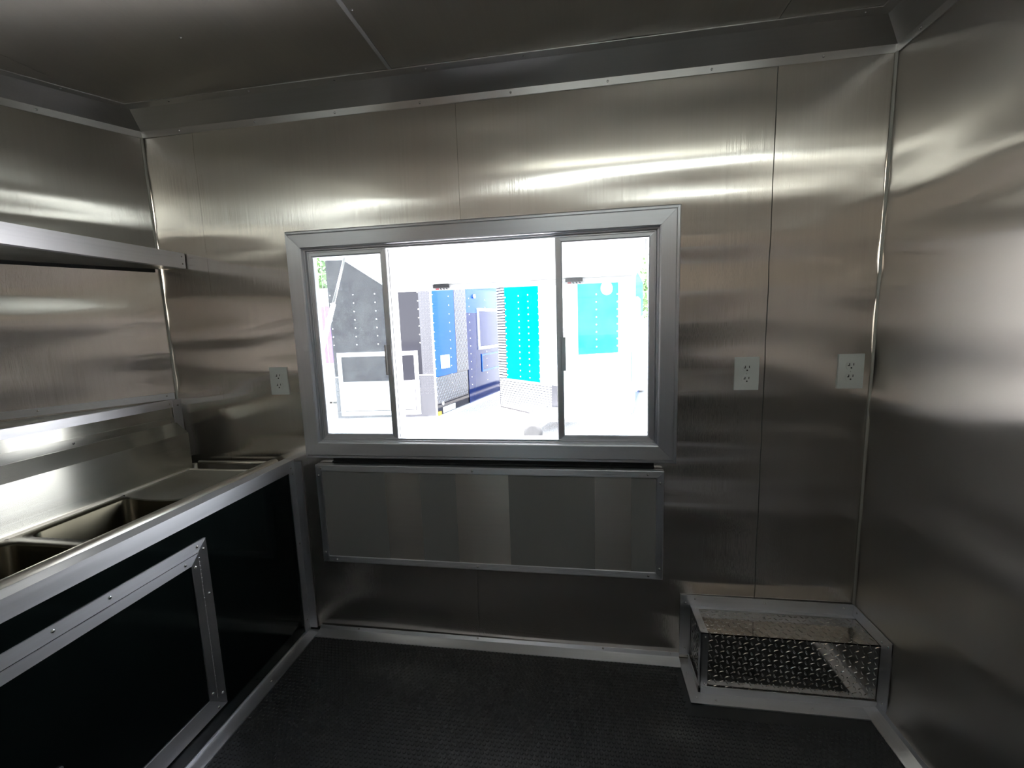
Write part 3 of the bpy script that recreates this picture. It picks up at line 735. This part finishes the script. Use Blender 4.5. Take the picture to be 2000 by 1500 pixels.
# ------------------------------------------------------------------ outside: ground, trailers, trees
G = -.6
bm = bmesh.new(); bmesh.ops.create_grid(bm, x_segments=8, y_segments=8, size=60)
for v in bm.verts: v.co.z = G; v.co.y += 10
gr = finish(bm, 'ground', 'asphalt', kind='structure')
def rivets(M, rows, parent, r=.012, mat='ribbed_metal'):
    bm = bmesh.new()
    for u, v in rows:
        L = [[M(u+rr*math.cos(k*math.pi/3), v+rr*math.sin(k*math.pi/3), d) for k in range(6)] for rr, d in ((r, 0), (r*.6, r*.45))]
        add_loft(bm, L)
    return finish(bm, 'rivet_rows', mat, parent, kind='stuff')
def diag_tread(M, u0, u1, v0, v1, d, parent, s=.055):
    bm = bmesh.new(); v = v0; j = 0
    while v < v1-s*.4:
        u = u0+s*.3; i = 0
        while u < u1-s*.3:
            sg = 1 if (i+j) % 2 else -1
            add_loft(bm, [[M(u-s*.36, v+s*.5-sg*s*.26, d), M(u-s*.30, v+s*.5-sg*s*.36, d), M(u+s*.36, v+s*.5+sg*s*.26, d), M(u+s*.30, v+s*.5+sg*s*.36, d)],
                          [M(u-s*.30, v+s*.5-sg*s*.26, d+.006), M(u-s*.28, v+s*.5-sg*s*.30, d+.006), M(u+s*.30, v+s*.5+sg*s*.26, d+.006), M(u+s*.28, v+s*.5+sg*s*.30, d+.006)]])
            u += s; i += 1
        v += s; j += 1
    return finish(bm, 'tread_pattern', 'polished_metal', parent, kind='stuff')
# --- black-and-blue trailer
A, B_, C_ = (-1.23, 7.04), (-3.36, 6.80), (-.30, 11.5)
tb = empty('cargo_trailer', (-2.2, 8.5, G), 'glossy trailer with black front and blue side parked outside the window', 'trailer')
dirB = Vector(B_)-Vector(A); Dp = Vector((C_[0]+dirB.x, C_[1]+dirB.y))
inset = lambda P, Q: None
cen = (Vector(A)+Vector(B_)+Vector(C_)+Dp)/4
shr = [tuple(Vector(p)+(cen-Vector(p)).normalized()*.03) for p in (A, B_, tuple(Dp), C_)]
prism_xy('body', shr, -.38, 2.75, 'black_paint', tb)
prism_xy('roof', [A, B_, tuple(Dp), C_], 2.751, 2.83, 'white_paint', tb)
MA = plane_map(A, B_); MS = plane_map(A, C_)
mbox('front_skin', MA, .26, 2.12, .36, 2.74, -.012, 0, 'black_paint', tb)
s1 = mbox('corner_plate', MA, .02, .258, .36, 2.54, -.012, 0, 'plate_dark', tb); diag_tread(MA, .03, .25, .38, 2.5, 0, s1)
s2 = mbox('stone_guard', MA, .02, 2.13, -.52, .355, -.012, .002, 'plate_dark', tb); diag_tread(MA, .03, 2.12, -.05, .34, .002, s2)
mbox('corner_cap', MA, -.012, .02, -.52, 2.54, -.03, .01, 'ribbed_metal', tb)
mbox('guard_rail', MA, .02, 2.13, .352, .372, .0, .012, 'ribbed_metal', tb)
rd = mbox('ramp_door', MA, .42, 1.96, -.37, .79, .0025, .015, 'black_paint', tb)
frame(MA, .33, 2.03, -.46, .87, [(0, .002), (0, .03), (.085, .03), (.085, .002)], ('ribbed_metal', 'ribbed_metal'), rd, 'door_trim')
mbox('door_handle', MA, .36, .46, .20, .27, .03, .07, 'screw_metal', rd, bevel=.01)
mbox('door_plate', MA, .43, 1.95, -.36, .26, .015, .018, 'polished_metal', rd)
rivets(MA, [(u, 2.05-.17*k) for u in (.27, .70, 1.15, 1.6, 2.08) for k in range(7)], tb)
mbox('sill', MA, .0, 2.15, -.60, -.52, -.03, .03, 'ribbed_metal', tb)
# blue side
mbox('side_skin', MS, .02, .985, .30, 2.54, -.012, 0, 'blue_paint', tb)
s3 = mbox('side_plate', MS, .99, 1.58, .30, 2.54, -.012, .003, 'plate_dark', tb); diag_tread(MS, 1.0, 1.57, .32, 2.5, .003, s3, .075)
s4 = mbox('side_guard', MS, .02, 1.50, -.28, .295, -.012, .004, 'plate_dark', tb); diag_tread(MS, .03, 1.48, -.26, .28, .004, s4, .06)
mbox('side_skirt', MS, .02, 1.50, -.52, -.285, -.012, .0, 'black_paint', tb)
mbox('side_skin', MS, 1.585, 4.4, 1.66, 2.54, -.012, 0, 'blue_paint', tb)
mbox('side_skin', MS, 1.585, 4.4, -.52, 1.655, -.012, 0, 'navy_reflection', tb)  # navy area paints what the glossy blue side mirrors
fr_ = mbox('mirrored_hatch', MS, 2.25, 4.0, .82, 1.70, .0, .012, 'navy_reflection', tb)  # window shape mirrored in the blue paint, built as a panel
frame(MS, 2.18, 4.07, .74, 1.78, [(0, .0), (0, .03), (.07, .03), (.07, .0)], ('ribbed_metal', 'ribbed_metal'), fr_, 'mirrored_hatch_trim')
frame(MS, 2.35, 4.0, .16, .62, [(0, .0), (0, .02), (.05, .02), (.05, .0)], ('blue_paint', 'blue_paint'), tb, 'mirrored_trim')  # outline from the mirrored image, built as trim
mbox('power_inlet', MS, .27, .57, .46, .74, .0, .05, 'white_paint', tb, bevel=.03)
tube('roof_lamp', MS(2.0, 2.06, 0), MS(2.0, 2.06, .05), .05, 'screw_metal', tb)
rivets(MS, [(u, 2.0-.19*k) for u in (.06, .74, 1.75, 2.7, 3.5) for k in range(12)], tb, .014)
mbox('side_sill', MS, .0, 4.4, -.62, -.52, -.03, .05, 'ribbed_metal', tb)
mbox('marker_lamp', MS, .03, .14, -.515, -.44, .0, .03, 'orange_lens', tb, bevel=.01)
mbox('number_plate', MS, .26, .80, -.50, -.38, .0, .012, 'white_paint', tb, bevel=.01)
tube('reflector', MS(.26, -.29, .004), MS(.26, -.29, .014), .04, 'white_paint', tb)
adopt(tb)
# --- white and cyan wedge-nosed trailer
D_, E_, F_, G_ = (-.127, 8.456), (1.40, 6.93), (1.70, 6.93), (2.80, 7.50)
H_ = (3.67, 12.3)
tw = empty('food_trailer', (1.8, 8.4, G), 'white wedge-nosed trailer with cyan panels and ribbed lower guard outside', 'trailer')
back = (H_[0]-2.9, H_[1]+.5); 
ring = [D_, E_, F_, G_, H_, back]
cen = sum((Vector(p) for p in ring), Vector((0, 0)))/6
prism_xy('body', [tuple(Vector(p)+(cen-Vector(p)).normalized()*.03) for p in ring], -.45, 2.5, 'white_paint', tw)
prism_xy('roof', ring, 2.501, 2.6, 'white_paint', tw)
ML1 = plane_map(D_, E_); MR1 = plane_map(F_, G_); MS1 = plane_map(G_, H_); MN1 = plane_map(E_, F_)
mbox('cyan_panel', ML1, .31, 1.50, .12, 2.48, -.012, 0, 'cyan_paint', tw)
mbox('corner_panel', ML1, 1.505, 2.14, .1, 2.48, -.012, .006, 'white_paint', tw)
cs = mbox('corner_strip', ML1, .0, .305, .12, 2.48, -.012, .004, 'plate_dark', tw)
bm = bmesh.new(); v = .14
while v < 2.4: add_mbox(bm, ML1, .01, .29, v, v+.03, .004, .014); v += .062
finish(bm, 'rib_rows', 'white_paint', cs, kind='stuff')
sg = mbox('stone_guard', ML1, .0, 2.14, -.60, .10, -.012, .004, 'plate_dark', tw)
v = -.56
while v < .07: mbox('guard_rib', ML1, .04, 1.85, v, v+.028, .004, .016, 'white_paint', sg); v += .052
rivets(ML1, [(u, 1.95-.135*k) for u in (.33, .82, 1.15, 1.49) for k in range(14)], tw, .016, 'white_paint')
mbox('nose_cap', MN1, -.02, .32, -.60, 2.48, -.02, .02, 'white_paint', tw, bevel=.02)
mbox('cyan_panel', MR1, .02, .92, .72, 2.48, -.012, 0, 'cyan_paint', tw)
mbox('lower_skin', MR1, .02, 1.22, -.60, .715, -.012, .004, 'white_paint', tw)
mbox('corner_panel', MR1, .925, 1.23, .72, 2.48, -.012, .004, 'white_paint', tw)
rivets(MR1, [(u, 1.87-.145*k) for u in (.0, .43, .90) for k in range(9)], tw, .016, 'white_paint')
mbox('latch', MR1, .70, .78, .12, .21, .004, .04, 'screw_metal', tw, bevel=.01)
# round badge: white disc with three grey arcs
bd = tube('round_badge', MR1(.655, 1.985, .0), MR1(.655, 1.985, .012), .13, 'white_paint', tw, n=32)
for a0, a1, ra, rb in ((65, 115, .060, .078), (190, 240, .085, .108), (300, 350, .085, .108)):
    bm = bmesh.new(); n = 8
    pts = [(ra+(rb-ra)*.0, a0+(a1-a0)*i/n) for i in range(n+1)]
    out_ = []
    for i in range(n+1):
        a = math.radians(a0+(a1-a0)*i/n); tt = abs(i/n-.5)*2; wv = (rb-ra)*(1-tt*.8)/2; mid = (ra+rb)/2
        out_.append(((mid+wv)*math.cos(a), (mid+wv)*math.sin(a), (mid-wv)*math.cos(a), (mid-wv)*math.sin(a)))
    loop = [(q[0], q[1]) for q in out_] + [(q[2], q[3]) for q in out_[::-1]]
    add_loft(bm, [[MR1(.655+x, 1.985+y, d) for x, y in loop] for d in (.012, .015)])
    finish(bm, 'badge_mark', 'grey_print', bd)
mbox('side_skin', MS1, .05, 4.8, .0, 2.48, -.012, 0, 'cyan_paint', tw)
mbox('side_skin', MS1, .05, 4.8, -.55, -.005, -.012, 0, 'blue_paint', tw)
mbox('side_corner', MS1, .0, .9, -.55, 2.48, .0, .01, 'white_paint', tw)
mbox('side_door', MS1, 1.6, 3.0, -.35, 1.9, .0, .02, 'white_paint', tw, bevel=.01)
mbox('wheel_arch', MS1, 3.1, 4.5, -.55, .1, .0, .12, 'white_paint', tw, bevel=.03)
# tongue, coupler and jack
apx = Vector((1.55, 6.95, 0))
bm = bmesh.new(); hit = Vector((.75, 5.55, -.32))
for side in (-.55, .62):
    p = Vector((apx.x+side, 7.25, -.40)); d = (hit-p).normalized(); s_ = Vector((-d.y, d.x, 0))*.035
    add_loft(bm, [[e+s_+Vector((0, 0, .05)), e-s_+Vector((0, 0, .05)), e-s_-Vector((0, 0, .05)), e+s_-Vector((0, 0, .05))] for e in (p, hit)])
finish(bm, 'tongue_frame', 'white_paint', tw)
prism_xy('tongue_deck', [(apx.x-.45, 6.9), (apx.x+.3, 6.85), (1.15, 5.75), (.75, 5.6)], -.335, -.31, 'ribbed_metal', tw)
tube('jack_post', (.62, 5.62, -.62), (.62, 5.62, -.25), .035, 'ribbed_metal', tw)
box('battery_case', .95, 1.25, 5.95, 6.2, -.31, -.18, 'white_paint', tw, bevel=.02)
adopt(tw)
def wheel(name, c, r, wd, ax, label):
    o = empty(name, (c[0], c[1], c[2]-r), label, 'wheel')
    c = Vector(c); ax = Vector(ax).normalized(); a = ax.orthogonal().normalized(); b = ax.cross(a); n = 28
    def ringp(rr, d): return [c+ax*d+rr*(math.cos(2*math.pi*i/n)*a+math.sin(2*math.pi*i/n)*b) for i in range(n)]
    loft('tyre', [ringp(r*.62, -wd/2), ringp(r*.93, -wd/2), ringp(r, -wd*.32), ringp(r, wd*.32), ringp(r*.93, wd/2), ringp(r*.62, wd/2)], 'tyre', o, smooth=True)
    loft('rim', [ringp(r*.61, wd*.35), ringp(r*.50, wd*.38), ringp(r*.25, wd*.2), ringp(r*.12, wd*.3)], 'ribbed_metal', o, smooth=True)
    adopt(o)
wheel('spare_wheel', (.98, 5.35, -.44), .155, .12, (-.15, -1, .25), 'small white-rimmed wheel lying at the trailer tongue')
# --- purple trailer at the far left
tp_ = empty('cargo_trailer', (-7, 10, G), 'purple trailer with white ribbed skirt at the far left outside', 'trailer')
MPp = plane_map((-3.9, 8.9), (-8.2, 8.2))
box('body', -8.4, -4.0, 9.0, 12.5, -.45, 2.35, 'white_paint', tp_)
mbox('purple_panel', MPp, .0, 4.3, .5, 1.95, -.05, 0, 'purple_paint', tp_)
bm = bmesh.new(); v = .55
while v < 1.9: add_mbox(bm, MPp, .0, 4.3, v, v+.05, .0, .014); v += .12
finish(bm, 'rib_rows', 'purple_paint', tp_, kind='stuff')
mbox('white_skirt', MPp, .0, 4.3, -.5, .49, -.05, 0, 'white_paint', tp_)
mbox('white_band', MPp, .0, 4.3, 1.96, 2.4, -.05, 0, 'white_paint', tp_)
adopt(tp_)
def tree(x, y, zc, R_, label, seed):
    rnd = random.Random(seed)
    o = empty('tree', (x, y, G), label, 'tree')
    bm = bmesh.new(); add_tube(bm, (x, y, G), (x+.1, y, zc), .22, 10, .1)
    for k in range(6):
        a = rnd.uniform(0, 6.28); add_tube(bm, (x+.05, y, zc-R_*.5+.15*k), (x+R_*.6*math.cos(a), y+R_*.6*math.sin(a), zc+rnd.uniform(-.2, .6)*R_), .07, 6, .02)
    finish(bm, 'trunk', 'bark', o)
    bm = bmesh.new()
    blobs = [(Vector((x, y, zc))+Vector((rnd.uniform(-1, 1), rnd.uniform(-1, 1), rnd.uniform(-.8, .8)))*R_*.6, R_*rnd.uniform(.35, .55)) for _ in range(14)]
    for c, r in blobs:
        for _ in range(330):
            dv = Vector((rnd.gauss(0, 1), rnd.gauss(0, 1), rnd.gauss(0, 1))).normalized(); p = c+dv*r*rnd.uniform(.75, 1.05)
            t1 = Vector((rnd.gauss(0, 1), rnd.gauss(0, 1), rnd.gauss(0, 1))).normalized()*.11; t2 = t1.cross(dv).normalized()*.06
            bm.faces.new([bm.verts.new(p-t1), bm.verts.new(p+t2), bm.verts.new(p+t1), bm.verts.new(p-t2)])
    me = bpy.data.meshes.new('foliage'); bm.to_mesh(me); bm.free(); link('foliage', me, 'leaf', o, kind='stuff')
    adopt(o)
tree(-9.8, 16, 3.4, 2.4, 'leafy green tree behind the purple trailer, far left outside', 1)
tree(5.6, 17.5, 2.6, 2.4, 'leafy green tree behind the white trailer, far right outside', 2)
